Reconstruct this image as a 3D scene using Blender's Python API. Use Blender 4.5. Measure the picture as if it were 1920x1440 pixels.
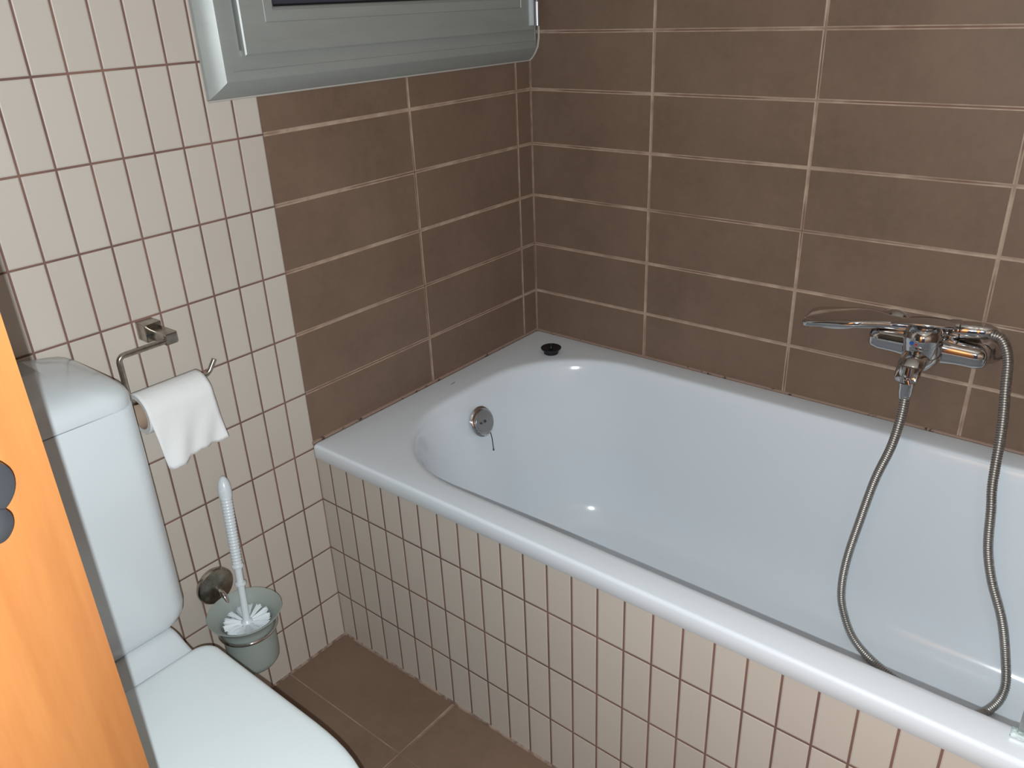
import bpy, bmesh, math, random
from mathutils import Vector, Matrix
random.seed(7)
PI = math.pi
S = bpy.context.scene
for o in list(bpy.data.objects): bpy.data.objects.remove(o)
COL = S.collection

# ---------------------------------------------------------------- camera
cam_pos = Vector((1.16865, -1.49636, 1.22135))
RIGHT = Vector((0.77652843, 0.62888177, -0.03887576))
DOWN = Vector((0.24245023, -0.35518104, -0.90280912))
FWD = Vector((-0.58156813, 0.69163151, -0.42828071))
cd = bpy.data.cameras.new('camera'); cam = bpy.data.objects.new('camera', cd); COL.objects.link(cam)
cd.sensor_width = 36.0; cd.sensor_fit = 'HORIZONTAL'; cd.lens = 1526.83 / 1920 * 36
cd.clip_start = 0.01
m = Matrix((RIGHT, -DOWN, -FWD)).transposed().to_4x4(); m.translation = cam_pos
cam.matrix_world = m
S.camera = cam

# ---------------------------------------------------------------- light and exposure
S.view_settings.view_transform = 'Standard'; S.view_settings.look = 'None'
S.view_settings.gamma = 1.0; S.view_settings.exposure = 0.0
S.view_settings.use_curve_mapping = False
w = bpy.data.worlds.new('night'); S.world = w; w.use_nodes = True
w.node_tree.nodes['Background'].inputs[0].default_value = (0.10, 0.09, 0.14, 1)
w.node_tree.nodes['Background'].inputs[1].default_value = 0.5
def light(name, kind, loc, energy, color, **kw):
    l = bpy.data.lights.new(name, kind); l.energy = energy; l.color = color
    for k, v in kw.items(): setattr(l, k, v)
    o = bpy.data.objects.new(name, l); o.location = loc; COL.objects.link(o); return o
# the phone's own flash, just beside and below its lens
light('phone_flash', 'POINT', cam_pos - RIGHT * 0.0085 + DOWN * 0.0165, 49.5, (0.925, 1.01, 1.045), shadow_soft_size=0.0022)
# the bathroom's ceiling lamp
light('ceiling_glow', 'AREA', (0.95, -1.0, 2.36), 0.25, (1.0, 0.93, 0.84), shape='DISK', size=0.28)

# ---------------------------------------------------------------- materials
def mat(name, color, rough=0.5, metal=0.0, spec=0.5, **kw):
    M = bpy.data.materials.new(name); M.use_nodes = True
    b = M.node_tree.nodes['Principled BSDF']
    b.inputs['Base Color'].default_value = (*color, 1)
    b.inputs['Roughness'].default_value = rough
    b.inputs['Metallic'].default_value = metal
    b.inputs['Specular IOR Level'].default_value = spec
    for k, v in kw.items(): b.inputs[k].default_value = v
    return M

class NT:
    """small helper to write node maths"""
    def __init__(s, M): s.t = M.node_tree; s.n = s.t.nodes; s.l = s.t.links; s.b = s.n['Principled BSDF']
    def put(s, sock, v):
        if isinstance(v, bpy.types.NodeSocket): s.l.new(v, sock)
        else: sock.default_value = v
    def m(s, op, a, b=0.0, c=0.0):
        n = s.n.new('ShaderNodeMath'); n.operation = op
        for i, v in enumerate((a, b, c)): s.put(n.inputs[i], v)
        return n.outputs[0]
    def xyz(s):
        t = s.n.new('ShaderNodeTexCoord'); x = s.n.new('ShaderNodeSeparateXYZ')
        s.l.new(t.outputs['Object'], x.inputs[0]); s.vec = t.outputs['Object']
        return x.outputs
    def noise(s, scale, detail=3, rough=0.5, vec=None, stretch=None):
        n = s.n.new('ShaderNodeTexNoise'); n.inputs['Scale'].default_value = scale
        n.inputs['Detail'].default_value = detail; n.inputs['Roughness'].default_value = rough
        v = vec or s.vec
        if stretch:
            mp = s.n.new('ShaderNodeMapping'); mp.inputs['Scale'].default_value = stretch
            s.l.new(v, mp.inputs[0]); v = mp.outputs[0]
        s.l.new(v, n.inputs['Vector']); return n.outputs['Fac']
    def mix(s, f, a, b):
        n = s.n.new('ShaderNodeMix'); n.data_type = 'RGBA'
        s.put(n.inputs[0], f)
        for i, v in ((6, a), (7, b)):
            if isinstance(v, tuple): v = (*v, 1)
            s.put(n.inputs[i], v)
        return n.outputs[2]
    def ramp(s, x, lo, hi):
        n = s.n.new('ShaderNodeMapRange'); n.clamp = True
        s.put(n.inputs[0], x); n.inputs[1].default_value = lo; n.inputs[2].default_value = hi
        return n.outputs[0]
    def periodic(s, x, off, pitch):
        f = s.m('FRACT', s.m('DIVIDE', s.m('SUBTRACT', x, off), pitch))
        return s.m('MULTIPLY', s.m('MINIMUM', f, s.m('SUBTRACT', 1.0, f)), pitch)
    def lines(s, x, vals):
        d = None
        for v in vals:
            e = s.m('ABSOLUTE', s.m('SUBTRACT', x, v)); d = e if d is None else s.m('MINIMUM', d, e)
        return d
    def bump(s, h, strength, dist=0.002):
        n = s.n.new('ShaderNodeBump'); n.inputs['Strength'].default_value = strength
        n.inputs['Distance'].default_value = dist
        s.l.new(h, n.inputs['Height']); s.l.new(n.outputs[0], s.b.inputs['Normal'])

ROW0, ROWH = 0.1111, 0.1159
def cream_tiles(name, axis, off, pitch):
    M = mat(name, (0.55, 0.5, 0.44), 0.42, spec=0.35); N = NT(M); X = N.xyz()
    u = X[axis]; z = X[2]
    d = N.m('MINIMUM', N.periodic(u, off, pitch), N.periodic(z, ROW0, ROWH))
    iu = N.m('FLOOR', N.m('DIVIDE', N.m('SUBTRACT', u, off), pitch)); iz = N.m('FLOOR', N.m('DIVIDE', N.m('SUBTRACT', z, ROW0), ROWH))
    wn = N.n.new('ShaderNodeTexWhiteNoise'); wn.noise_dimensions = '1D'
    N.l.new(N.m('ADD', N.m('MULTIPLY', iu, 13.37), N.m('MULTIPLY', iz, 71.3)), wn.inputs['W'])
    base = N.mix(wn.outputs[0], (0.545, 0.485, 0.425), (0.58, 0.52, 0.455))
    base = N.mix(N.m('MULTIPLY', N.noise(9, 2), 0.35), base, (0.60, 0.55, 0.49))
    grout = N.mix(N.ramp(N.noise(7, 4), .42, .6), (0.175, 0.10, 0.085), (0.24, 0.135, 0.105))
    g = N.ramp(d, 0.0013, 0.0019)
    N.l.new(N.mix(g, grout, base), N.b.inputs['Base Color'])
    N.l.new(N.m('SUBTRACT', 0.85, N.m('MULTIPLY', g, 0.43)), N.b.inputs['Roughness'])
    N.bump(N.ramp(d, 0.0008, 0.0032), 0.5)
    return M
def brown_tiles(name, axis, vals, rows=True, zaxis=2, hlines=None, tone=1.0, light=1.0, thin=False):
    M = mat(name, (0.25, 0.17, 0.12), 0.5, spec=0.3); N = NT(M); X = N.xyz()
    du = N.lines(X[axis], vals)
    dz = N.periodic(X[2], ROW0, ROWH) if rows else N.lines(X[zaxis], hlines)
    if thin: dz = N.m('ADD', dz, 0.0022)
    d = N.m('MINIMUM', du, dz)
    a = N.noise(5, 5, .62); b = N.noise(60, 4, .7); c = N.noise(22, 3, .6, stretch=(1, 1, .35))
    c0 = tuple(v * tone for v in (0.156, 0.100, 0.069)); c1 = tuple(v * tone for v in (0.212, 0.141, 0.100))
    base = N.mix(N.ramp(a, .3, .7), c0, c1)
    base = N.mix(N.m('MULTIPLY', N.ramp(b, .35, .75), .30), base, tuple(v * tone for v in (0.25, 0.170, 0.123)))
    base = N.mix(N.m('MULTIPLY', N.ramp(c, .5, .75), .18), base, tuple(v * tone for v in (0.17, 0.118, 0.090)))
    edge = N.mix(N.ramp(N.noise(35, 3), .35, .65), tuple(v * light for v in (0.36, 0.255, 0.19)), tuple(v * light for v in (0.48, 0.365, 0.28)))
    # the joint between the light tile edges: dark in stretches, smeared light in others
    fill = N.ramp(N.noise(4.2, 3), .44, .56)
    joint = N.mix(fill, (0.20, 0.115, 0.085), edge)
    # grout smear that fades the light edge line here and there
    fade = N.m('MULTIPLY', N.ramp(N.noise(3.1, 2), .60, .70), .75)
    inner = N.ramp(d, 0.0011, 0.0016); outer = N.ramp(d, 0.0030, 0.0037)
    edge2 = N.mix(fade, edge, base)
    col = N.mix(inner, joint, edge2); col = N.mix(outer, col, base)
    N.l.new(col, N.b.inputs['Base Color'])
    N.l.new(N.m('ADD', 0.42, N.m('MULTIPLY', b, 0.2)), N.b.inputs['Roughness'])
    N.bump(N.m('ADD', N.ramp(d, 0.0006, 0.0036), N.m('MULTIPLY', b, 0.05)), 0.45)
    return M

M_cream_left = cream_tiles('cream_wall_tile', 1, -0.70, 0.04686)
M_cream_panel = cream_tiles('cream_panel_tile', 0, 0.03898, 0.04663)
M_brown_left = brown_tiles('brown_tile_window_wall', 1, (-0.3728, -0.0509, 0.0))
M_brown_back = brown_tiles('brown_tile_back_wall', 0, (0.0, 0.3063, 0.6342, 0.9617, 1.2892, 1.6167))
M_floor = brown_tiles('brown_floor_tile', 0, (-0.006, 0.3215, 0.649, 0.9765, 1.304, 1.6315), rows=False, zaxis=1, thin=True,
                      hlines=(-0.846, -1.1735, -1.501, -1.8285), tone=1.0, light=0.72)
M_plaster = mat('plaster', (0.62, 0.58, 0.52), 0.9)
M_enamel = mat('white_enamel', (0.755, 0.81, 0.865), 0.12, spec=0.5)
M_ceramic = mat('white_ceramic', (0.63, 0.675, 0.70), 0.16, spec=0.5)
M_seat = mat('white_seat_plastic', (0.76, 0.83, 0.85), 0.28, spec=0.4)
M_dark_gap = mat('dark_gap', (0.03, 0.03, 0.032), 0.8)
M_chrome = mat('chrome', (0.66, 0.655, 0.66), 0.08, 1.0)
M_nickel = mat('brushed_nickel', (0.42, 0.385, 0.34), 0.27, 1.0)
M_alu = mat('painted_aluminium', (0.33, 0.35, 0.33), 0.42, 0.2, spec=0.5)
M_rubber = mat('black_rubber', (0.008, 0.008, 0.011), 0.32)
M_paper = mat('tissue_paper', (0.80, 0.81, 0.81), 0.95, spec=0.1)
M_core = mat('cardboard', (0.42, 0.30, 0.22), 0.9)
M_plastic = mat('white_plastic', (0.70, 0.76, 0.80), 0.3)
M_bristle = mat('white_bristles', (0.78, 0.83, 0.86), 0.6)
M_frost = mat('frosted_glass', (0.64, 0.71, 0.675), 0.55, **{'Transmission Weight': 0.6, 'IOR': 1.45})
M_glass = mat('greenish_glass', (0.95, 0.99, 0.98), 0.0, **{'Transmission Weight': 1.0, 'IOR': 1.45})
M_pane = mat('night_glass', (0.05, 0.05, 0.07), 0.06, spec=0.6)
M_seal = mat('clear_plastic_seal', (0.85, 0.96, 0.94), 0.08, **{'Transmission Weight': 0.8, 'IOR': 1.4})
M_caulk = mat('caulk', (0.42, 0.37, 0.33), 0.7)
M_blue = mat('blue_mark', (0.02, 0.10, 0.45), 0.4)
M_red = mat('red_mark', (0.5, 0.03, 0.03), 0.4)
M_bronze = mat('dark_metal', (0.085, 0.09, 0.10), 0.38, 0.7)
M_ink = mat('grey_print', (0.16, 0.13, 0.13), 0.6)
# paper wrinkles
N = NT(M_paper); N.xyz(); N.bump(N.noise(28, 4, .6), 0.35, 0.004)
# brushed streaks in the window profile
N = NT(M_alu); N.xyz(); nz = N.noise(30, 5, .7, stretch=(1, .12, 1))
N.l.new(N.mix(N.ramp(nz, .3, .7), (0.315, 0.33, 0.315), (0.36, 0.378, 0.36)), N.b.inputs['Base Color'])
# chipped, cloudy nickel
N = NT(M_nickel); N.xyz(); nz = N.noise(120, 4, .6)
N.l.new(N.mix(N.ramp(nz, .35, .65), (0.34, 0.31, 0.27), (0.50, 0.46, 0.41)), N.b.inputs['Base Color'])
# orange varnished wood
M_wood = mat('orange_varnished_wood', (0.3, 0.11, 0.03), 0.38, spec=0.35)
N = NT(M_wood); N.xyz()
gr = N.noise(7, 6, .65, stretch=(6, 6, .7)); bl = N.noise(9, 3)
c_ = N.mix(N.ramp(gr, .3, .7), (0.27, 0.098, 0.028), (0.34, 0.138, 0.042))
c_ = N.mix(N.m('MULTIPLY', N.ramp(bl, .4, .7), .35), c_, (0.33, 0.118, 0.05))
N.l.new(c_, N.b.inputs['Base Color'])
# hose: tightly wound metal band
M_hose = mat('metal_hose', (0.46, 0.44, 0.415), 0.4, 1.0)

# ---------------------------------------------------------------- mesh helpers
def obj(name, bm, mats, parent=None, smooth=True, angle=40):
    me = bpy.data.meshes.new(name)
    bmesh.ops.recalc_face_normals(bm, faces=bm.faces[:])
    bm.to_mesh(me); bm.free()
    for M in (mats if isinstance(mats, (list, tuple)) else [mats]): me.materials.append(M)
    if smooth:
        for p in me.polygons: p.use_smooth = True
        me.set_sharp_from_angle(angle=math.radians(angle))
    o = bpy.data.objects.new(name, me); COL.objects.link(o)
    if parent: o.parent = parent; o.matrix_parent_inverse = Matrix.Translation(parent.location).inverted()
    return o
def thing(name, label, cat, loc=(0, 0, 0), kind=None):
    o = bpy.data.objects.new(name, None); COL.objects.link(o); o.location = loc; o.empty_display_size = .05
    if label: o['label'] = label
    if cat: o['category'] = cat
    if kind: o['kind'] = kind
    return o
def tag(o, label, cat): o['label'] = label; o['category'] = cat; return o
def struct(o, label=None, cat=None):
    o['kind'] = 'structure'
    if label: o['label'] = label
    if cat: o['category'] = cat
    return o
def box(bm, x0, x1, y0, y1, z0, z1, mi=0, bev=0):
    v = [bm.verts.new(p) for p in ((x0, y0, z0), (x1, y0, z0), (x1, y1, z0), (x0, y1, z0), (x0, y0, z1), (x1, y0, z1), (x1, y1, z1), (x0, y1, z1))]
    fs = [bm.faces.new([v[i] for i in q]) for q in ((3, 2, 1, 0), (4, 5, 6, 7), (0, 1, 5, 4), (1, 2, 6, 5), (2, 3, 7, 6), (3, 0, 4, 7))]
    for f in fs: f.material_index = mi
    if bev:
        bmesh.ops.bevel(bm, geom=list({e for f in fs for e in f.edges}), offset=bev, segments=3, profile=.5, affect='EDGES')
    return v
def loft(bm, loops, cap0=True, cap1=True, mi=0, closed=False):
    R_ = [[bm.verts.new(p) for p in L] for L in loops]; n = len(R_[0]); fs = []
    pairs = list(zip(R_[:-1], R_[1:])) + ([(R_[-1], R_[0])] if closed else [])
    for A, B in pairs:
        for i in range(n):
            f = bm.faces.new((A[i], A[(i + 1) % n], B[(i + 1) % n], B[i])); f.material_index = mi; fs.append(f)
    if not closed:
        if cap0: f = bm.faces.new(R_[0]); f.material_index = mi
        if cap1: f = bm.faces.new(R_[-1]); f.material_index = mi
    return R_
def frame_of(d):
    d = Vector(d).normalized(); a = Vector((0, 0, 1)) if abs(d.z) < .9 else Vector((1, 0, 0))
    u = a.cross(d).normalized(); return u, d.cross(u), d
def ring(c, u, v, r, n=24, ru=None):
    return [Vector(c) + u * (r * math.cos(2 * PI * i / n)) + v * ((ru or r) * math.sin(2 * PI * i / n)) for i in range(n)]
def lathe(bm, base, axis, prof, n=32, mi=0, cap0=True, cap1=True, closed=False):
    u, v, d = frame_of(axis)
    return loft(bm, [ring(Vector(base) + d * h, u, v, max(r, 1e-5), n) for r, h in prof], cap0, cap1, mi, closed)
def tube(bm, pts, r, n=12, mi=0, caps=True):
    pts = [Vector(p) for p in pts]; T = []
    for i in range(len(pts)):
        T.append((pts[min(i + 1, len(pts) - 1)] - pts[max(i - 1, 0)]).normalized())
    u, v, _ = frame_of(T[0]); loops = []
    for i, p in enumerate(pts):
        u = (u - T[i] * u.dot(T[i])).normalized(); v = T[i].cross(u)
        rr = r[i] if isinstance(r, (list, tuple)) else r
        loops.append(ring(p, u, v, rr, n))
    return loft(bm, loops, caps, caps, mi)
def spline(P, step=8):
    P = [Vector(p) for p in P]; P = [P[0] * 2 - P[1]] + P + [P[-1] * 2 - P[-2]]; out = []
    for i in range(1, len(P) - 2):
        a, b, c, d = P[i - 1:i + 3]
        for k in range(step):
            t = k / step
            out.append(.5 * ((2 * b) + (c - a) * t + (2 * a - 5 * b + 4 * c - d) * t * t + (3 * b - a - 3 * c + d) * t ** 3))
    out.append(P[-2]); return out
def bend(P, r, seg=6):
    """polyline with rounded corners"""
    P = [Vector(p) for p in P]; out = [P[0]]
    for a, b, c in zip(P[:-2], P[1:-1], P[2:]):
        p = b + (a - b).normalized() * r; q = b + (c - b).normalized() * r
        for k in range(seg + 1):
            t = k / seg; out.append(p * (1 - t) ** 2 + b * 2 * t * (1 - t) + q * t * t)
    out.append(P[-1]); return out
def resample(P, step):
    out = [P[0]]; acc = 0
    for a, b in zip(P[:-1], P[1:]):
        L = (b - a).length; t = step - acc
        while t <= L: out.append(a + (b - a) * (t / L)); t += step
        acc = L - (t - step)
    return out
def rrect(x0, x1, y0, y1, r, z, n=10, mx=14, my=6):
    """rounded rectangle loop with a fixed point count (n per corner, mx/my per side)"""
    r = min(r, (x1 - x0) / 2 - 1e-4, (y1 - y0) / 2 - 1e-4); out = []
    C = [(x1 - r, y0 + r, -PI / 2, my), (x1 - r, y1 - r, 0, mx), (x0 + r, y1 - r, PI / 2, my), (x0 + r, y0 + r, PI, mx)]
    for i, (cx, cy, a, msub) in enumerate(C):
        arc = [Vector((cx + r * math.cos(a + PI / 2 * k / n), cy + r * math.sin(a + PI / 2 * k / n), z)) for k in range(n + 1)]
        out += arc
        nx, ny, na, _ = C[(i + 1) % 4]
        q = Vector((nx + r * math.cos(na), ny + r * math.sin(na), z))
        for k in range(1, msub): out.append(arc[-1].lerp(q, k / msub))
    return out

# ---------------------------------------------------------------- the room
XR, YF, ZC = 1.72, -1.95, 2.40
def quad(bm, pts, mi=0):
    f = bm.faces.new([bm.verts.new(p) for p in pts]); f.material_index = mi; return f
# wall with the window (x = 0): inner skin in tile fields, then the reveal and the outer skin
WY0, WY1, WZ0, WZ1 = -0.735, -0.020, 1.155, 1.72
bm = bmesh.new()
ys = [YF, WY0, -0.70, WY1, 0.0]; zs = [0.0, 0.43, WZ0, WZ1, ZC]
for i in range(4):
    for j in range(4):
        if ys[i] >= WY0 - 1e-6 and ys[i + 1] <= WY1 + 1e-6 and zs[j] >= WZ0 - 1e-6 and zs[j + 1] <= WZ1 + 1e-6: continue
        brown = ys[i] >= -0.70 - 1e-6 and j >= 1
        a, b, c, d = ys[i], ys[i + 1], zs[j], zs[j + 1]
        quad(bm, [(0, a, c), (0, b, c), (0, b, d), (0, a, d)], 1 if brown else 0)
        quad(bm, [(-0.2, a, c), (-0.2, b, c), (-0.2, b, d), (-0.2, a, d)], 2)
for a, b, c, d in ((WY0, WY0, WZ0, WZ1), (WY1, WY1, WZ0, WZ1)):
    quad(bm, [(0, a, c), (-0.2, a, c), (-0.2, a, d), (0, a, d)], 2)
for z in (WZ0, WZ1): quad(bm, [(0, WY0, z), (-0.2, WY0, z), (-0.2, WY1, z), (0, WY1, z)], 2)
bmesh.ops.remove_doubles(bm, verts=bm.verts[:], dist=1e-5)
struct(obj('wall_left', bm, [M_cream_left, M_brown_left, M_plaster], smooth=False))
bm = bmesh.new(); box(bm, -0.2, XR + 0.1, 0.0, 0.1, 0, ZC); struct(obj('wall_back', bm, M_brown_back, smooth=False))
bm = bmesh.new(); box(bm, XR, XR + 0.1, YF, 0.0, 0, ZC); struct(obj('wall_right', bm, brown_tiles('brown_tile_right_wall', 1, (-0.3278, -0.6556, -0.9834, -1.3112, -1.639)), smooth=False))
DX0, DX1 = 1.05, 1.67
bm = bmesh.new(); box(bm, -0.2, DX0, YF - 0.1, YF, 0, ZC); box(bm, DX1, XR + 0.1, YF - 0.1, YF, 0, ZC); box(bm, DX0, DX1, YF - 0.1, YF, 2.05, ZC)
struct(obj('wall_front', bm, cream_tiles('cream_tile_front_wall', 0, 0.0, 0.04686), smooth=False))
bm = bmesh.new(); box(bm, -0.2, XR + 0.1, YF - 0.9, 0.1, -0.05, 0); struct(obj('floor', bm, M_floor, smooth=False))
bm = bmesh.new(); box(bm, -0.2, XR + 0.1, YF - 0.1, 0.1, ZC, ZC + 0.05); struct(obj('ceiling', bm, M_plaster, smooth=False))

# window: mitred aluminium casing, hinged sash, dark pane
win = thing('window_1', 'grey aluminium window with hinged sash above the brown tiles', 'window', (0, -0.4, 1.10), 'structure')
def mitred(bm, y0, y1, z0, z1, prof, right=None, low=None):
    loops = []
    for d, x in prof:
        dr = d if right is None else right(d)
        dz = d if low is None else low(d)
        loops.append([Vector((x, y0 + d, z0 + dz)), Vector((x, y1 - dr, z0 + dz)), Vector((x, y1 - dr, z1 - d)), Vector((x, y0 + d, z1 - d))])
    loft(bm, loops, cap0=False, cap1=False)
bm = bmesh.new()
mitred(bm, -0.789, -0.0008, 1.0985, 1.775,
       [(0.002, 0.0004), (0, 0.0016), (0.0020, 0.0055), (0.008, 0.0118), (0.016, 0.0185), (0.0245, 0.0245), (0.028, 0.0252), (0.0385, 0.0255), (0.0392, 0.0242), (0.0550, 0.0240), (0.0558, 0.0225), (0.0558, -0.03), (0.06, -0.03)],
       right=lambda d: d * 0.28, low=lambda d: d + (.012 if d > .05 else 0))
obj('window_frame', bm, M_alu, win, angle=12)
bm = bmesh.new()
mitred(bm, -0.7310, -0.0235, 1.1580, 1.716,
       [(0.004, -0.02), (0, 0.0), (0, 0.0318), (0.0003, 0.0324), (0.0026, 0.0340), (0.0435, 0.0340), (0.0442, 0.0332), (0.0450, 0.0340), (0.0600, 0.0335), (0.0640, 0.0300), (0.0655, 0.0270), (0.0655, 0.0)])
sash = obj('window_sash', bm, M_alu, win, angle=12)
bm = bmesh.new(); mitred(bm, -0.7310 + .0652, -0.0235 - .0652, 1.1580 + .0652, 1.716 - .0652, [(0, 0.024), (0, 0.0265), (0.0028, 0.0265), (0.0036, 0.022)])
obj('glazing_gasket', bm, M_rubber, sash, smooth=False)
bm = bmesh.new(); box(bm, 0.016, 0.022, -0.7310 + .064, -0.0235 - .064, 1.1580 + .064, 1.716 - .064)
obj('window_pane', bm, M_pane, sash, smooth=False)
for z in (1.166, 1.62):
    bm = bmesh.new()
    for k, (a, b) in enumerate(((0, 0.047), (0.0485, 0.085))):
        lathe(bm, (0.0400, -0.0215, z + a), (0, 0, 1), [(0.0035, 0), (0.0045, 0.001), (0.0045, b - a - .001), (0.0035, b - a)], 18)
    box(bm, 0.0335, 0.0405, -0.034, -0.022, z + .002, z + .083)
    obj('window_hinge', bm, mat('satin_hinge', (0.55, 0.57, 0.60), 0.3, 0.9) if z < 1.3 else bpy.data.materials['satin_hinge'], win)
# caulk run along the casing foot and end
bm = bmesh.new()
tube(bm, [(0.0015, -0.787, 1.0975), (0.0015, -0.004, 1.0975)], 0.0016, 8)
tube(bm, [(0.001, -0.0015, 1.098), (0.007, -0.0012, 1.102), (0.0155, -0.0012, 1.112), (0.0235, -0.0012, 1.125), (0.027, -0.0012, 1.143), (0.0272, -0.0012, 1.166)], 0.0024, 8)
obj('caulk_bead', bm, mat('window_caulk', (0.50, 0.47, 0.43), 0.6), win)

# the open door, its free edge close to the camera
E0 = Vector((0.73926, -1.36634, 0)); LD = Vector((0.478, -0.878, 0)).normalized(); ND = Vector((0.878, 0.478, 0)).normalized()
door = thing('door_1', 'orange varnished wooden door standing open beside the toilet', 'door', E0 + LD * 0.64, 'structure')
def on_door(k, out, z): return E0 + LD * k + ND * out + Vector((0, 0, z))
bm = bmesh.new()
pts = [(0, 0), (0.645, 0), (0.645, -0.04), (0, -0.04)]
loft(bm, [[on_door(k, o_, z) for k, o_ in pts] for z in (0.008, 2.02)])
bmesh.ops.bevel(bm, geom=[e for e in bm.edges], offset=0.0015, segments=2, affect='EDGES')
obj('door_leaf', bm, M_wood, door)
bm = bmesh.new()
b0 = on_door(0.049, 0, 1.0245)
lathe(bm, b0, ND, [(0.0125, 0), (0.0135, 0.002), (0.0135, 0.010), (0.0120, 0.013), (0.0095, 0.0138), (0.0, 0.0138)], 32, cap1=False)
o = obj('door_knob', bm, M_bronze, door); o['label'] = 'dark metal round knob'
bm = bmesh.new()
b0 = on_door(0.0545, 0, 1.0075)
lathe(bm, b0, ND, [(0.0085, 0), (0.0095, 0.002), (0.0095, 0.011), (0.0080, 0.0145), (0.004, 0.0162), (0.0, 0.0165)], 32, cap1=False)
o = obj('lock_turn', bm, M_bronze, door); o['label'] = 'dark metal lock turn'

# ---------------------------------------------------------------- bathtub
RIM = 0.4707
TX0, TX1, TY0, TY1 = 0.003, 1.715, -0.7060, -0.003
tub = thing('bathtub', 'white enamelled bathtub built in along the brown tiled wall', 'bathtub', ((TX0 + TX1) / 2, -0.355, 0.05))
bm = bmesh.new(); L = []
for ins, z, r in ((0.016, 0.441, .004), (0.0010, 0.4405, .005), (0, 0.4415, .005), (0, 0.4645, .005), (0.0009, 0.4682, .006), (0.0030, 0.4702, .007), (0.0060, 0.4707, .008)):
    L.append(rrect(TX0 + ins, TX1 - ins, TY0 + ins, TY1 - ins, r, z))
BX0, BX1, BY0, BY1 = 0.092, 1.615, -0.652, -0.066
prof = [  # z, head inset, side inset, radius
    (0.4707, -0.018, -0.014, .235), (0.4701, -0.011, -0.0075, .232), (0.4682, -0.005, -0.0035, .230), (0.4640, -0.001, -0.001, .228),
    (0.4570, 0.003, 0.002, .226), (0.4450, 0.008, 0.005, .224), (0.420, 0.017, 0.009, .221), (0.38, 0.029, 0.015, .217), (0.32, 0.045, 0.024, .210),
    (0.25, 0.062, 0.034, .201), (0.19, 0.077, 0.044, .192), (0.145, 0.092, 0.056, .183), (0.115, 0.110, 0.072, .174), (0.096, 0.136, 0.092, .163),
    (0.086, 0.172, 0.118, .148), (0.0815, 0.222, 0.150, .125), (0.080, 0.285, 0.19, .095), (0.0795, 0.38, 0.26, .02)]
for z, h, s, r in prof:
    L.append(rrect(BX0 + h, BX1 - h, BY0 + s, BY1 - s, r, z))
loft(bm, L, cap0=False, cap1=True)
obj('tub_body', bm, M_enamel, tub, angle=70)
# overflow cover on the sloping head end
oc = Vector((0.1235, -0.3635, 0.4060)); on = Vector((0.93, -0.02, 0.36)).normalized()
bm = bmesh.new()
lathe(bm, oc, on, [(0.030, -0.004), (0.0325, 0.000), (0.0335, 0.003), (0.0330, 0.0065), (0.0305, 0.0092), (0.0285, 0.0100), (0.0270, 0.0092), (0.0262, 0.0125), (0.0250, 0.0138), (0.0, 0.0142)], 48, cap1=False)
ov = obj('overflow_cover', bm, M_chrome, tub, angle=30); ov['label'] = 'round chrome overflow cover'
u, v, d = frame_of(on)
bm = bmesh.new(); lathe(bm, oc + on * 0.0138, on, [(0.0245, 0), (0.0245, 0.0006), (0.0, 0.0006)], 40, cap1=False)
obj('cover_face', bm, mat('satin_chrome', (0.42, 0.42, 0.42), 0.38, 1.0), ov)
bm = bmesh.new(); lathe(bm, oc + on * 0.0146, on, [(0.003, 0), (0.003, 0.001), (0.0, 0.001)], 16, cap1=False)
lathe(bm, oc + on * 0.0146 + Vector((0, -.012, 0)), on, [(0.0022, 0), (0.0022, 0.001), (0.0, 0.001)], 16, cap1=False)
obj('cover_screw', bm, M_bronze, ov)
bm = bmesh.new()
q0 = oc + Vector((0.018, 0.010, -0.024)); tube(bm, spline([q0, q0 + Vector((0.003, 0.001, -0.018)), q0 + Vector((0.006, 0.000, -0.0400))], 5), 0.0011, 8)
lathe(bm, q0 + Vector((0.006, 0.000, -0.0400)), (0.2, 0, -1), [(0.0012, -.001), (0.0019, 0), (0.0019, 0.003), (0.001, 0.004)], 10)
obj('chain_stub', bm, M_bronze, ov)
# small printed maker's mark on the rim
bm = bmesh.new()
c = Vector((0.040, -0.353, RIM + 0.0003)); ax = Vector((0.0, 1, 0)); ay = Vector((-1, 0, 0))
pts = [(-.010, -.001), (-.004, -.0026), (.003, -.0018), (.010, .0022), (.004, -.0002), (-.003, -.0008)]
loft(bm, [[c + ax * a + ay * b_ + Vector((0, 0, h)) for a, b_ in pts] for h in (-.0002, .0002)])
obj('maker_mark', bm, M_ink, tub, smooth=False)
# caulk between rim and walls, with darker mould specks
M_joint = mat('rim_caulk', (0.30, 0.20, 0.16), 0.8); N = NT(M_joint); N.xyz()
N.l.new(N.mix(N.ramp(N.noise(40, 4, .7), .58, .64), (0.31, 0.215, 0.17), (0.03, 0.022, 0.02)), N.b.inputs['Base Color'])
bm = bmesh.new(); tube(bm, [(0.0, -0.704, RIM), (0.0, 0.0, RIM)], 0.0036, 8); tube(bm, [(0.0, 0.0, RIM - .0005), (1.715, 0.0, RIM - .0005)], 0.0034, 8)
struct(obj('trim_1', bm, M_joint))
# tiled front of the bath
bm = bmesh.new(); box(bm, 0.0, XR, -0.70, -0.655, 0.0, 0.4405)
tag(obj('tiled_apron', bm, M_cream_panel, smooth=False), 'cream tiled front apron under the long white bathtub rim', 'bath surround')
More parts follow.
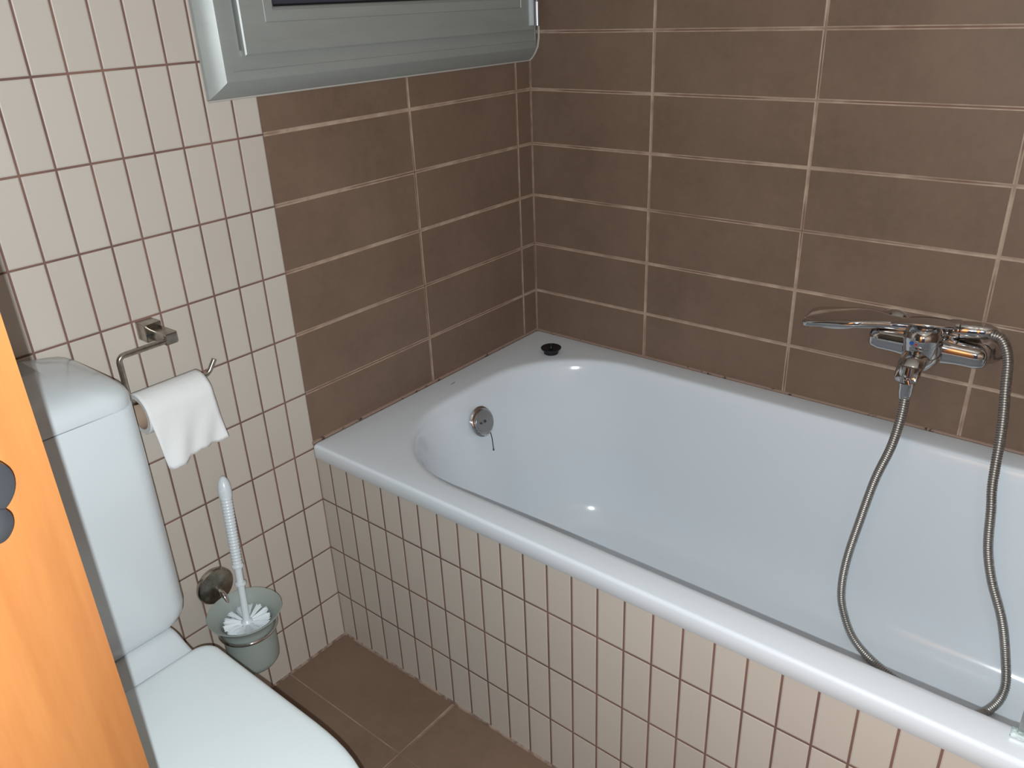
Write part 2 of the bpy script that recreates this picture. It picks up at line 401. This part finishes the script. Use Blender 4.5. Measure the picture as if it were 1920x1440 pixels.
# floor-level grout bead
bm = bmesh.new(); tube(bm, [(0.0, -0.7, 0.0), (XR, -0.7, 0.0)], 0.0035, 8); tube(bm, [(0.0, -0.7, 0.0), (0, YF, 0.0)], 0.0035, 8)
M_fg = mat('floor_joint', (0.3, 0.2, 0.15), 0.8); N = NT(M_fg); N.xyz()
N.l.new(N.mix(N.ramp(N.noise(45, 4, .7), .45, .6), (0.34, 0.25, 0.20), (0.16, 0.10, 0.08)), N.b.inputs['Base Color'])
struct(obj('trim_2', bm, M_fg))

# black plug left upside down in the rim corner
pl = thing('bath_plug', 'small black rubber bath plug lying on the corner of the tub rim', 'plug', (0.120, -0.103, RIM))
pb = Vector((0.120, -0.103, RIM))
bm = bmesh.new(); lathe(bm, pb, (0, 0, 1), [(0.0150, 0.0), (0.0170, 0.0012), (0.0185, 0.0100), (0.0225, 0.0118), (0.0236, 0.0135), (0.0236, 0.0152), (0.0222, 0.0160), (0.0200, 0.0145), (0.010, 0.0140), (0.0, 0.0145)], 36, cap1=False)
obj('plug_disc', bm, M_rubber, pl)
bm = bmesh.new(); lathe(bm, pb + Vector((0, 0, .014)), (0, 0, 1), [(0.0065, 0), (0.0045, 0.002), (0.0032, 0.005), (0.0036, 0.0075), (0.0025, 0.0092), (0, 0.0095)], 18, cap1=False)
obj('plug_stem', bm, M_rubber, pl)

# glass bath screen standing on the rim at the near end
sc = thing('bath_screen', 'clear greenish glass bath screen standing on the near end of the tub rim', 'bath screen', (1.43, -0.672, RIM))
bm = bmesh.new(); box(bm, 1.172, 1.712, -0.6745, -0.6685, RIM + 0.008, 1.86, bev=0.001)
obj('glass_panel', bm, M_glass, sc, smooth=False)
bm = bmesh.new(); box(bm, 1.166, 1.714, -0.6755, -0.6675, RIM + 0.0003, RIM + 0.0095, bev=0.0012)
obj('bottom_seal', bm, M_seal, sc, smooth=False)

# ---------------------------------------------------------------- bath mixer
mx = thing('bath_mixer', 'chrome bath mixer tap on the brown tiled wall above the tub', 'tap', (0.895, 0.0, 0.655))
MY, MZ = -0.062, 0.655
bm = bmesh.new()
# horizontal body: rounded bar fattening at the middle
loops = []
for x, ry, rz in ((0.800, .008, .006), (0.802, .016, .012), (0.808, .0205, .0165), (0.820, .0225, .0190), (0.845, .0225, .0190), (0.868, .0240, .0215), (0.880, .0260, .025), (0.895, .0265, .026), (0.910, .0260, .025), (0.922, .0240, .0215), (0.945, .0225, .0190), (0.970, .0225, .0190), (0.982, .0205, .0165), (0.988, .016, .012), (0.990, .008, .006)):
    L_ = []
    for i in range(32):
        a = 2 * PI * i / 32; cx, sx = math.cos(a), math.sin(a)
        k = (abs(cx) ** 3.2 + abs(sx) ** 3.2) ** (-1 / 3.2)
        L_.append(Vector((x, MY + ry * k * cx, MZ + rz * k * sx)))
    loops.append(L_)
loft(bm, loops); obj('mixer_body', bm, M_chrome, mx, angle=60)
for x in (0.822, 0.972):
    bm = bmesh.new(); lathe(bm, (x, 0, MZ), (0, -1, 0), [(0.034, 0.0), (0.0345, 0.003), (0.0325, 0.007), (0.027, 0.014), (0.0205, 0.021), (0.0185, 0.026), (0.0185, 0.046)], 40)
    obj('wall_flange', bm, M_chrome, mx)
# cartridge housing and spout
cdx = Vector((0.0, -0.42, 0.907)).normalized(); cb = Vector((0.892, -0.078, 0.648))
bm = bmesh.new(); lathe(bm, cb, cdx, [(0.026, -0.018), (0.0315, -0.004), (0.0325, 0.004), (0.0318, 0.010), (0.0305, 0.011), (0.0300, 0.034), (0.0292, 0.036), (0.0, 0.036)], 48, cap1=False)
obj('cartridge_housing', bm, M_chrome, mx, angle=35)
bm = bmesh.new(); loops = []
for t, y, z, rx, rz in ((0, -0.066, 0.652, .025, .020), (0, -0.095, 0.650, .0235, .019), (0, -0.120, 0.645, .0215, .0165), (0, -0.138, 0.638, .020, .0145), (0, -0.148, 0.630, .0185, .012), (0, -0.152, 0.624, .0155, .007)):
    loops.append([Vector((0.888 + rx * math.cos(a), y + rz * .35 * math.sin(a), z + rz * math.sin(a))) for a in [2 * PI * i / 28 for i in range(28)]])
loft(bm, loops); obj('spout', bm, M_chrome, mx, angle=60)
bm = bmesh.new(); lathe(bm, (0.889, -0.1345, 0.634), (0.0, -0.10, -1), [(0.0175, -0.010), (0.0182, 0), (0.0182, 0.006), (0.0165, 0.008), (0.0170, 0.010), (0.0165, 0.014), (0.0125, 0.016)], 36)
obj('hose_outlet', bm, M_chrome, mx, angle=35)
# lever: dome cap with a flat tongue
lv_o = cb + cdx * 0.037; ux = Vector((1, 0, 0)); uf = cdx.cross(ux).normalized()
if uf.y > 0: uf = -uf
bm = bmesh.new(); loops = []
for h, r, sh in ((0.0, .0300, 0), (0.006, .0298, 0), (0.014, .0270, 0), (0.021, .0225, .0), (0.0245, .017, .0), (0.026, .008, 0)):
    loops.append([lv_o + cdx * h + ux * (r * math.cos(a) * 1.02 + sh) + uf * (r * math.sin(a)) for a in [2 * PI * i / 36 for i in range(36)]])
loft(bm, loops)
lev = obj('lever', bm, M_chrome, mx, angle=40)
bm = bmesh.new(); loops = []
ld = (Vector((-0.97, -0.24, 0))).normalized(); lw = Vector((-ld.y, ld.x, 0)); la = lv_o + cdx * 0.020 + Vector((0.012, 0.006, 0))
for s, hw, th, up in ((-.032, .008, .002, .010), (-.028, .014, .0030, .010), (-0.014, .0185, .0036, .011), (0.010, .0190, .0036, .011), (0.030, .0165, .0032, .010), (0.050, .0125, .0028, .007), (0.060, .0100, .0022, .005), (0.064, .005, .0014, .004)):
    c = la + ld * s + Vector((0, 0, up)); L_ = []
    for i in range(20):
        a = 2 * PI * i / 20; cx, sx = math.cos(a), math.sin(a); k = (abs(cx) ** 3 + abs(sx) ** 3) ** (-1 / 3)
        L_.append(c + lw * (hw * k * cx) + Vector((0, 0, th * k * sx)))
    loops.append(L_)
loft(bm, loops); obj('lever_tongue', bm, M_chrome, lev, angle=60)
fd = (uf + ux * -0.45).normalized()
for mname, mm, off in (('blue_dot', M_blue, -0.06), ('red_dot', M_red, 0.16)):
    dd = (uf + ux * (-0.32 + off * 1.2)).normalized()
    bm = bmesh.new(); lathe(bm, lv_o + cdx * 0.009 + dd * 0.0285, dd, [(0.0032 if mm is M_blue else .0018, 0), (0.0032 if mm is M_blue else .0018, 0.0018), (0, 0.0018)], 16, cap1=False)
    obj(mname, bm, mm, lev)

# ---------------------------------------------------------------- hand shower lying across the mixer cradle
hs = thing('hand_shower', 'chrome hand shower lying sideways across the mixer with its flat head to the left', 'shower head', (0.80, -0.06, 0.675))
HA = Vector((0.944, -0.046, 0.690)); HB = Vector((0.685, -0.062, 0.6665)); hd = (HB - HA).normalized()
hw_ = Vector((-hd.y, hd.x, 0)).normalized(); hu = hd.cross(hw_).normalized()
if hu.z < 0: hu = -hu
bm = bmesh.new(); loops = []
for s, wv, th, dz in ((0, .0145, .0145, 0), (0.03, .0145, .0140, 0), (0.070, .0145, .0120, 0.000), (0.100, .0165, .0100, .001), (0.120, .0215, .0088, .003), (0.140, .0310, .0080, .005), (0.160, .0395, .0076, .006), (0.178, .0425, .0074, .005), (0.215, .0430, .0072, .003), (0.244, .0425, .0070, .001), (0.254, .0400, .0068, .000), (0.2585, .0355, .0062, .000), (0.2600, .030, .005, .000)):
    c = HA + hd * s + hu * dz; L_ = []
    for i in range(28):
        a = 2 * PI * i / 28; cx, sx = math.cos(a), math.sin(a); e = 2.0 if s < .1 else (3.2 if s < .13 else 6.0)
        k = (abs(cx) ** e + abs(sx) ** e) ** (-1 / e)
        L_.append(c + hw_ * (wv * k * cx) + hu * (th * k * sx))
    loops.append(L_)
loft(bm, loops); sh_ = obj('shower_handle', bm, M_chrome, hs, angle=50)
bm = bmesh.new(); c0 = HA + hd * 0.208 - hu * 0.0040
loft(bm, [[c0 + hd * (.043 * f * math.cos(a)) + hw_ * (.034 * f * math.sin(a)) - hu * h for a in [2 * PI * i / 36 for i in range(36)]] for f, h in ((1, 0), (1, .003), (.94, .0042))])
obj('spray_plate', bm, mat('spray_grey', (0.36, 0.38, 0.38), 0.35), hs)
bm = bmesh.new(); lathe(bm, HA - hd * 0.0, -hd, [(0.0155, -0.024), (0.0165, -0.022), (0.0165, -0.008), (0.0150, -0.006), (0.0152, -0.002), (0.0148, 0.014), (0.0140, 0.017), (0.0142, 0.020), (0.0130, 0.032), (0.0105, 0.040), (0.0082, 0.046)], 36)
obj('hose_nut', bm, M_chrome, hs, angle=35)

# hose: one continuous wound tube, ribs alternate band and groove
hose_ctrl = [(0.984, -0.052, 0.693), (1.000, -0.058, 0.690), (1.016, -0.075, 0.668), (1.025, -0.095, 0.625), (1.035, -0.110, 0.560), (1.043, -0.130, 0.470), (1.051, -0.140, 0.425),
             (1.061, -0.145, 0.355), (1.078, -0.148, 0.297), (1.106, -0.150, 0.231), (1.125, -0.152, 0.165), (1.139, -0.172, 0.108), (1.128, -0.215, 0.0905), (1.098, -0.250, 0.0885), (1.045, -0.252, 0.088),
             (0.990, -0.240, 0.088), (0.935, -0.218, 0.0885), (0.888, -0.185, 0.0935), (0.858, -0.160, 0.122), (0.845, -0.152, 0.165), (0.845, -0.150, 0.237), (0.856, -0.150, 0.330), (0.869, -0.150, 0.422),
             (0.885, -0.150, 0.493), (0.891, -0.147, 0.548), (0.891, -0.142, 0.590), (0.889, -0.1365, 0.618)]
path = resample(spline(hose_ctrl, 14), 0.00105)
hz = thing('shower_hose', 'long ribbed metal shower hose looping from the mixer down into the tub', 'hose', (0.95, -0.15, 0.09))
bm = bmesh.new()
rads = [(0.0064, 0.0076, 0.0080, 0.0076)[i % 4] for i in range(len(path))]
R_ = tube(bm, path, rads, 14)
obj('hose_tube', bm, M_hose, hz, angle=80)
bm = bmesh.new(); a_, b_ = Vector(hose_ctrl[-1]), Vector(hose_ctrl[-3]); ax = (b_ - a_).normalized()
lathe(bm, a_ - ax * .002, ax, [(0.0120, 0), (0.0125, 0.002), (0.0122, 0.010), (0.0112, 0.013), (0.0108, 0.024), (0.0095, 0.028), (0.0085, 0.034)], 30)
obj('hose_ferrule', bm, M_chrome, hz, angle=35)

# ---------------------------------------------------------------- toilet
TC = -1.272
to = thing('toilet', 'white close-coupled toilet with cistern and closed lid beside the orange door', 'toilet', (0.34, TC, 0))
HW = 0.184; CW = 0.1955
bm = bmesh.new(); L = []
for z, ins, r in ((0.4060, .040, .02), (0.4065, .030, .028), (0.4090, .018, .03), (0.4145, .0090, .03), (0.424, .0035, .03), (0.438, .001, .029), (0.62, .0, .029), (0.7615, .0, .029), (0.7625, .0015, .029)):
    fi = ins * .35
    L.append(rrect(0.004, 0.181 - fi, TC - CW + ins, TC + CW - ins, r, z, mx=4, my=8))
# round only the front corners: square the two at the wall
def squash(loop, x0):
    for p in loop:
        if p.x < x0 + .034: p.x = max(x0, x0 + (p.x - x0) * .35)
    return loop
loft(bm, [squash(l, 0.004) for l in L]); obj('cistern', bm, M_ceramic, to, angle=60)
bm = bmesh.new(); L = []
for z, ins, r in ((0.7640, .001, .036), (0.7650, -.001, .037), (0.7740, -.0015, .037), (0.7800, .0005, .037), (0.7865, .005, .038), (0.7925, .0125, .040), (0.7970, .023, .040), (0.8005, .037, .04), (0.8035, .056, .035), (0.8055, .075, .01)):
    L.append(squash(rrect(0.004 + max(0, (ins) * .25), 0.182 - ins, TC - CW + ins * .9, TC + CW - ins * .9, r, z, mx=4, my=8), 0.004))
loft(bm, L); lid = obj('cistern_lid', bm, M_ceramic, to, angle=60)
bm = bmesh.new(); lathe(bm, (0.090, TC, 0.8045), (0, 0, 1), [(0.021, 0), (0.021, 0.004), (0.019, 0.0055), (0, 0.0058)], 32, cap1=False)
obj('flush_button', bm, M_chrome, lid)
def dshape(xb, xf, hw, z, rb=.03, n=18, m=10, e=2.35, taper=0.0):
    """toilet outline: square back with rounded corners, straight sides, full rounded front"""
    xs = xb + (xf - xb) * .52; out = []
    for k in range(2 * n + 1):
        a = -PI / 2 + PI * k / (2 * n); c_, s_ = math.cos(a), math.sin(a)
        kk = (abs(c_) ** e + abs(s_) ** e) ** (-1 / e)
        out.append(Vector((xs + (xf - xs) * kk * c_, TC + hw * kk * s_, z)))
    for k in range(1, m): out.append(Vector((xs + (xb + rb - xs) * k / m, TC + hw - taper * k / m, z)))
    hb = hw - taper
    for k in range(7):
        a = PI / 2 + PI / 2 * k / 6; out.append(Vector((xb + rb + rb * math.cos(a), TC + hb - rb + rb * math.sin(a), z)))
    for k in range(1, 8): out.append(Vector((xb, TC + (hb - rb) * (1 - 2 * k / 8), z)))
    for k in range(7):
        a = PI + PI / 2 * k / 6; out.append(Vector((xb + rb + rb * math.cos(a), TC - hb + rb + rb * math.sin(a), z)))
    for k in range(m - 1, 0, -1): out.append(Vector((xs + (xb + rb - xs) * k / m, TC - hw + taper * k / m, z)))
    return out
bm = bmesh.new(); L = []
for z, xb, xf, hw in ((0.0, .10, .52, .105), (0.012, .10, .52, .105), (0.10, .10, .50, .098), (0.18, .09, .53, .105), (0.25, .06, .585, .130), (0.31, .035, .625, .155), (0.345, .03, .640, .165), (0.366, .028, .645, .169), (0.372, .030, .642, .166)):
    L.append(dshape(xb, xf, hw, z, rb=.03))
loft(bm, L, cap1=True)
# raised rear deck that curves up under the cistern
Ld = []
for x, zt, hw in ((0.030, .4065, .163), (0.160, .4065, .163), (0.175, .4060, .1635), (0.184, .4030, .164), (0.194, .3970, .1645), (0.206, .3910, .165), (0.218, .3865, .1655), (0.238, .3845, .166), (0.300, .3800, .166)):
    P_ = []
    for i, (a, b_) in enumerate(((-1, .36), (-1, zt - .006), (-.985, zt - .0015), (-.955, zt), (-.5, zt + .0), (0, zt), (.5, zt), (.955, zt), (.985, zt - .0015), (1, zt - .006), (1, .36))):
        P_.append(Vector((x, TC + a * hw, b_)))
    Ld.append(P_)
loft(bm, Ld)
obj('bowl', bm, M_ceramic, to, angle=50)
bm = bmesh.new(); L = []
for z, ins in ((0.3745, .010), (0.376, .006), (0.384, .005), (0.387, .008)): L.append(dshape(0.252 + ins, 0.672 - ins, HW - ins, z, rb=.032, taper=.0))
loft(bm, L); obj('seat_ring', bm, M_seat, to, angle=60)
bm = bmesh.new(); L = []
for z, ins in ((0.3875, .008), (0.3885, .003), (0.3920, .0005), (0.3960, .0), (0.3990, .0018), (0.4010, .006), (0.4018, .012), (0.4026, .05), (0.4032, .11)): L.append(dshape(0.2290 + ins, 0.675 - ins, HW - ins, z, rb=.026, e=2.7))
loft(bm, L); obj('toilet_lid', bm, M_seat, to, angle=60)
for sy in (-1, 1):
    bm = bmesh.new(); box(bm, 0.246, 0.262, TC + sy * .075 - .016, TC + sy * .075 + .016, 0.3825, 0.3890, bev=.002)
    obj('lid_hinge', bm, M_seat, to)

# ---------------------------------------------------------------- paper holder and roll
ph = thing('toilet_paper_holder', 'worn nickel toilet paper holder on the cream tiled wall beside the cistern', 'toilet paper holder', (0, -0.96, 0.79))
bm = bmesh.new(); box(bm, 0.0, 0.028, -0.9770, -0.9500, 0.7775, 0.8055, bev=.0015)
obj('wall_block', bm, M_nickel, ph, smooth=False)
bm = bmesh.new(); box(bm, 0.024, 0.0690, -0.9700, -0.9500, 0.7800, 0.7975, bev=.002)
ab = obj('arm_block', bm, M_nickel, ph, smooth=False)
bm = bmesh.new(); lathe(bm, (0.0279, -0.974, 0.789), (1, 0, 0), [(0.0033, 0), (0.0033, 0.0012), (0.0018, 0.0012), (0.0018, 0.0004), (0, 0.0004)], 16, cap1=False)
obj('set_screw', bm, M_bronze, ph)
WX = 0.0650
bm = bmesh.new()
wire = bend([(WX, -0.955, 0.7865), (WX, -1.0405, 0.7865), (WX, -1.0405, 0.7125), (WX, -0.9140, 0.7125), (WX + .001, -0.9000, 0.7330)], 0.0095, 7)
tube(bm, wire, 0.0040, 14); obj('wire_arm', bm, M_nickel, ph, angle=60)
rl = thing('toilet_paper_roll', 'nearly finished white toilet paper roll hanging with a torn loose sheet', 'toilet paper', (WX, -0.975, 0.69))
RY0, RY1, RR, RC = -1.0330, -0.9290, 0.0320, 0.0225
rc = Vector((WX, 0, 0.7125 - RC + 0.0040 - .0008))
bm = bmesh.new()
loft(bm, [[Vector((rc.x + r * math.cos(a), y, rc.z + r * math.sin(a))) for a in [2 * PI * i / 48 for i in range(48)]] for r, y in ((RC + .0012, RY0 + .0006), (RR - .001, RY0), (RR, RY0 + .001), (RR, RY1 - .001), (RR - .001, RY1), (RC + .0012, RY1 - .0006))], closed=True)
obj('paper_layers', bm, M_paper, rl)
bm = bmesh.new()
loft(bm, [[Vector((rc.x + r * math.cos(a), y, rc.z + r * math.sin(a))) for a in [2 * PI * i / 40 for i in range(40)]] for r, y in ((RC, RY0), (RC + .0012, RY0), (RC + .0012, RY1), (RC, RY1))], closed=True)
obj('cardboard_core', bm, M_core, rl)
# hanging sheet: leaves the front of the roll, hangs and curls slightly
bm = bmesh.new(); NU, NV = 22, 26; G = []
for j in range(NV + 1):
    row = []
    for i in range(NU + 1):
        u = i / NU; v = j / NV
        y = RY0 + (RY1 - RY0) * u
        ang0 = math.radians(105); arc = RR * ang0; tot = arc + 0.0745 + 0.0065 * (1 - u) + .0025 * math.sin(u * 9) + .0015 * math.sin(u * 31)
        s = v * tot
        if s < arc:
            a = math.radians(105) - s / RR; p = Vector((rc.x + (RR + .0006) * math.cos(a), y, rc.z + (RR + .0006) * math.sin(a)))
        else:
            d_ = s - arc; wob = d_ / .09
            p = Vector((rc.x + RR + .0006 + wob * (.010 + .006 * math.sin(u * 5.2 + .6) + .0030 * math.sin(u * 15 + wob * 6)), y + wob * .006, rc.z - d_ * .985))
        row.append(bm.verts.new(p))
    G.append(row)
for j in range(NV):
    for i in range(NU): bm.faces.new((G[j][i], G[j][i + 1], G[j + 1][i + 1], G[j + 1][i]))
sh = obj('loose_sheet', bm, M_paper, rl, angle=180)
md = sh.modifiers.new('thickness', 'SOLIDIFY'); md.thickness = 0.0004

# ---------------------------------------------------------------- toilet brush and its wall holder
bh = thing('toilet_brush_holder', 'wall mounted brush holder with nickel disc and flared frosted glass cup', 'toilet brush holder', (0, -0.955, 0.30))
bm = bmesh.new(); lathe(bm, (0, -0.9550, 0.3000), (1, 0, 0), [(0.0330, 0), (0.0345, 0.003), (0.0345, 0.008), (0.0325, 0.0108), (0.0290, 0.0118), (0.0, 0.0122)], 48, cap1=False)
obj('wall_disc', bm, M_nickel, bh, angle=35)
CX, CY, CZ = 0.0920, -0.9560, 0.2860
bm = bmesh.new(); tube(bm, bend([(0.010, -0.9550, 0.2960), (0.030, -0.9550, 0.2900), (0.047, -0.9555, 0.2560)], .008, 5), 0.0055, 14)
obj('holder_arm', bm, M_chrome, bh)
bm = bmesh.new(); u, v, d = frame_of((0, 0, 1)); loops = []
for k in range(64):
    a = 2 * PI * k / 64; o_ = Vector((math.cos(a), math.sin(a), 0))
    loops.append([Vector((CX, CY, 0.2540)) + o_ * (0.0475 + .0032 * math.cos(b_)) + Vector((0, 0, .0032 * math.sin(b_))) for b_ in [2 * PI * i / 12 for i in range(12)]])
loft(bm, loops, closed=True); obj('cup_ring', bm, M_chrome, bh)
bm = bmesh.new(); lathe(bm, (CX, CY, 0), (0, 0, 1), [(0.0, 0.1760), (0.030, 0.1762), (0.038, 0.1785), (0.0420, 0.1840), (0.0432, 0.1920), (0.0438, 0.2200), (0.0440, 0.2560), (0.0450, 0.2640), (0.0490, 0.2715), (0.0560, 0.2800), (0.0620, 0.2860), (0.0628, 0.2875), (0.0618, 0.2885), (0.0545, 0.2830), (0.0465, 0.2750), (0.0420, 0.2660), (0.0408, 0.2560), (0.0398, 0.1950), (0.036, 0.1840), (0.0, 0.1825)], 64, cap0=False, cap1=False)
obj('glass_cup', bm, M_frost, bh, angle=60)
br = thing('toilet_brush', 'white plastic toilet brush with ribbed handle standing in the frosted cup', 'toilet brush', (CX, CY, 0.19))
BB = Vector((CX + .003, CY - .001, 0.272)); BT = Vector((0.040, -0.915, 0.519)); ba = (BT - BB).normalized(); BL = (BT - BB).length
bm = bmesh.new(); pr = [(0.0062, -0.010), (0.0060, 0.045), (0.0060, 0.062), (0.0088, 0.0625), (0.0098, 0.0655), (0.0088, 0.0685), (0.0062, 0.069), (0.0064, 0.094), (0.0092, 0.0945), (0.0104, 0.0975), (0.0092, 0.1005)]
z = 0.1015; n_r = 22; top_r = BL - 0.036
for k in range(n_r):
    s0 = z + (top_r - z) * k / n_r; dz = (top_r - z) / n_r; rr_ = 0.0086 + .0014 * k / n_r
    pr += [(rr_ - .0012, s0), (rr_, s0 + dz * .3), (rr_, s0 + dz * .6), (rr_ - .0012, s0 + dz * .95)]
pr += [(0.0108, top_r), (0.0112, top_r + .008), (0.0108, top_r + .018), (0.0088, top_r + .027), (0.0055, top_r + .033), (0.002, top_r + .036)]
lathe(bm, BB, ba, pr, 26); obj('brush_handle', bm, M_plastic, br, angle=50)
# hanging eye at the tip
bm = bmesh.new(); sd = ba.cross(Vector((0.75, -0.65, .1))).normalized(); fr = sd.cross(ba).normalized()
if fr.dot(cam_pos - BT) < 0: fr = -fr
ec = BB + ba * (top_r + .013) + (fr * .9 - Vector((.3, .6, 0)) * .35).normalized() * 0.0102
lathe(bm, ec, (fr * .9 - Vector((.3, .6, 0)) * .35), [(0.0045, -.002), (0.0048, .0004), (0.0034, .0010), (0.0028, -.0008), (0, -.0008)], 18, cap1=False)
obj('hanging_eye', bm, M_plastic, br)
bm = bmesh.new(); rnd = random.Random(3)
hub = BB - ba * 0.004
for lay in range(5):
    nt = 13
    for t in range(nt):
        a0 = 2 * PI * (t + .5 * (lay % 2)) / nt
        for k in range(22):
            a = a0 + rnd.gauss(0, .085); up = .16 - .11 * lay + rnd.gauss(0, .05); r1 = (.0385 + rnd.uniform(-.0025, .0015)) * (1 - .02 * lay)
            dv = Vector((math.cos(a), math.sin(a), 0)); p0 = hub + Vector((0, 0, -.0085 * lay - .001)) + dv * .005; p1 = Vector((hub.x, hub.y, p0.z)) + dv * r1 + Vector((0, 0, up * .030))
            s = Vector((-math.sin(a), math.cos(a), 0)) * .00055; h_ = Vector((0, 0, .0006))
            v_ = [bm.verts.new(q) for q in (p0 - s, p0 + s, p0 + h_, p1 - s, p1 + s, p1 + h_)]
            for q in ((0, 1, 4, 3), (1, 2, 5, 4), (2, 0, 3, 5), (3, 4, 5)): bm.faces.new([v_[i] for i in q])
obj('bristles', bm, M_bristle, br, smooth=False)
bm = bmesh.new(); lathe(bm, hub + Vector((0, 0, -.045)), (0, 0, 1), [(0.006, 0), (0.0075, 0.004), (0.0075, 0.036), (0.0105, 0.0395), (0.0105, 0.0450), (0.008, 0.0475), (0.0062, 0.050)], 24)
obj('brush_hub', bm, M_plastic, br)
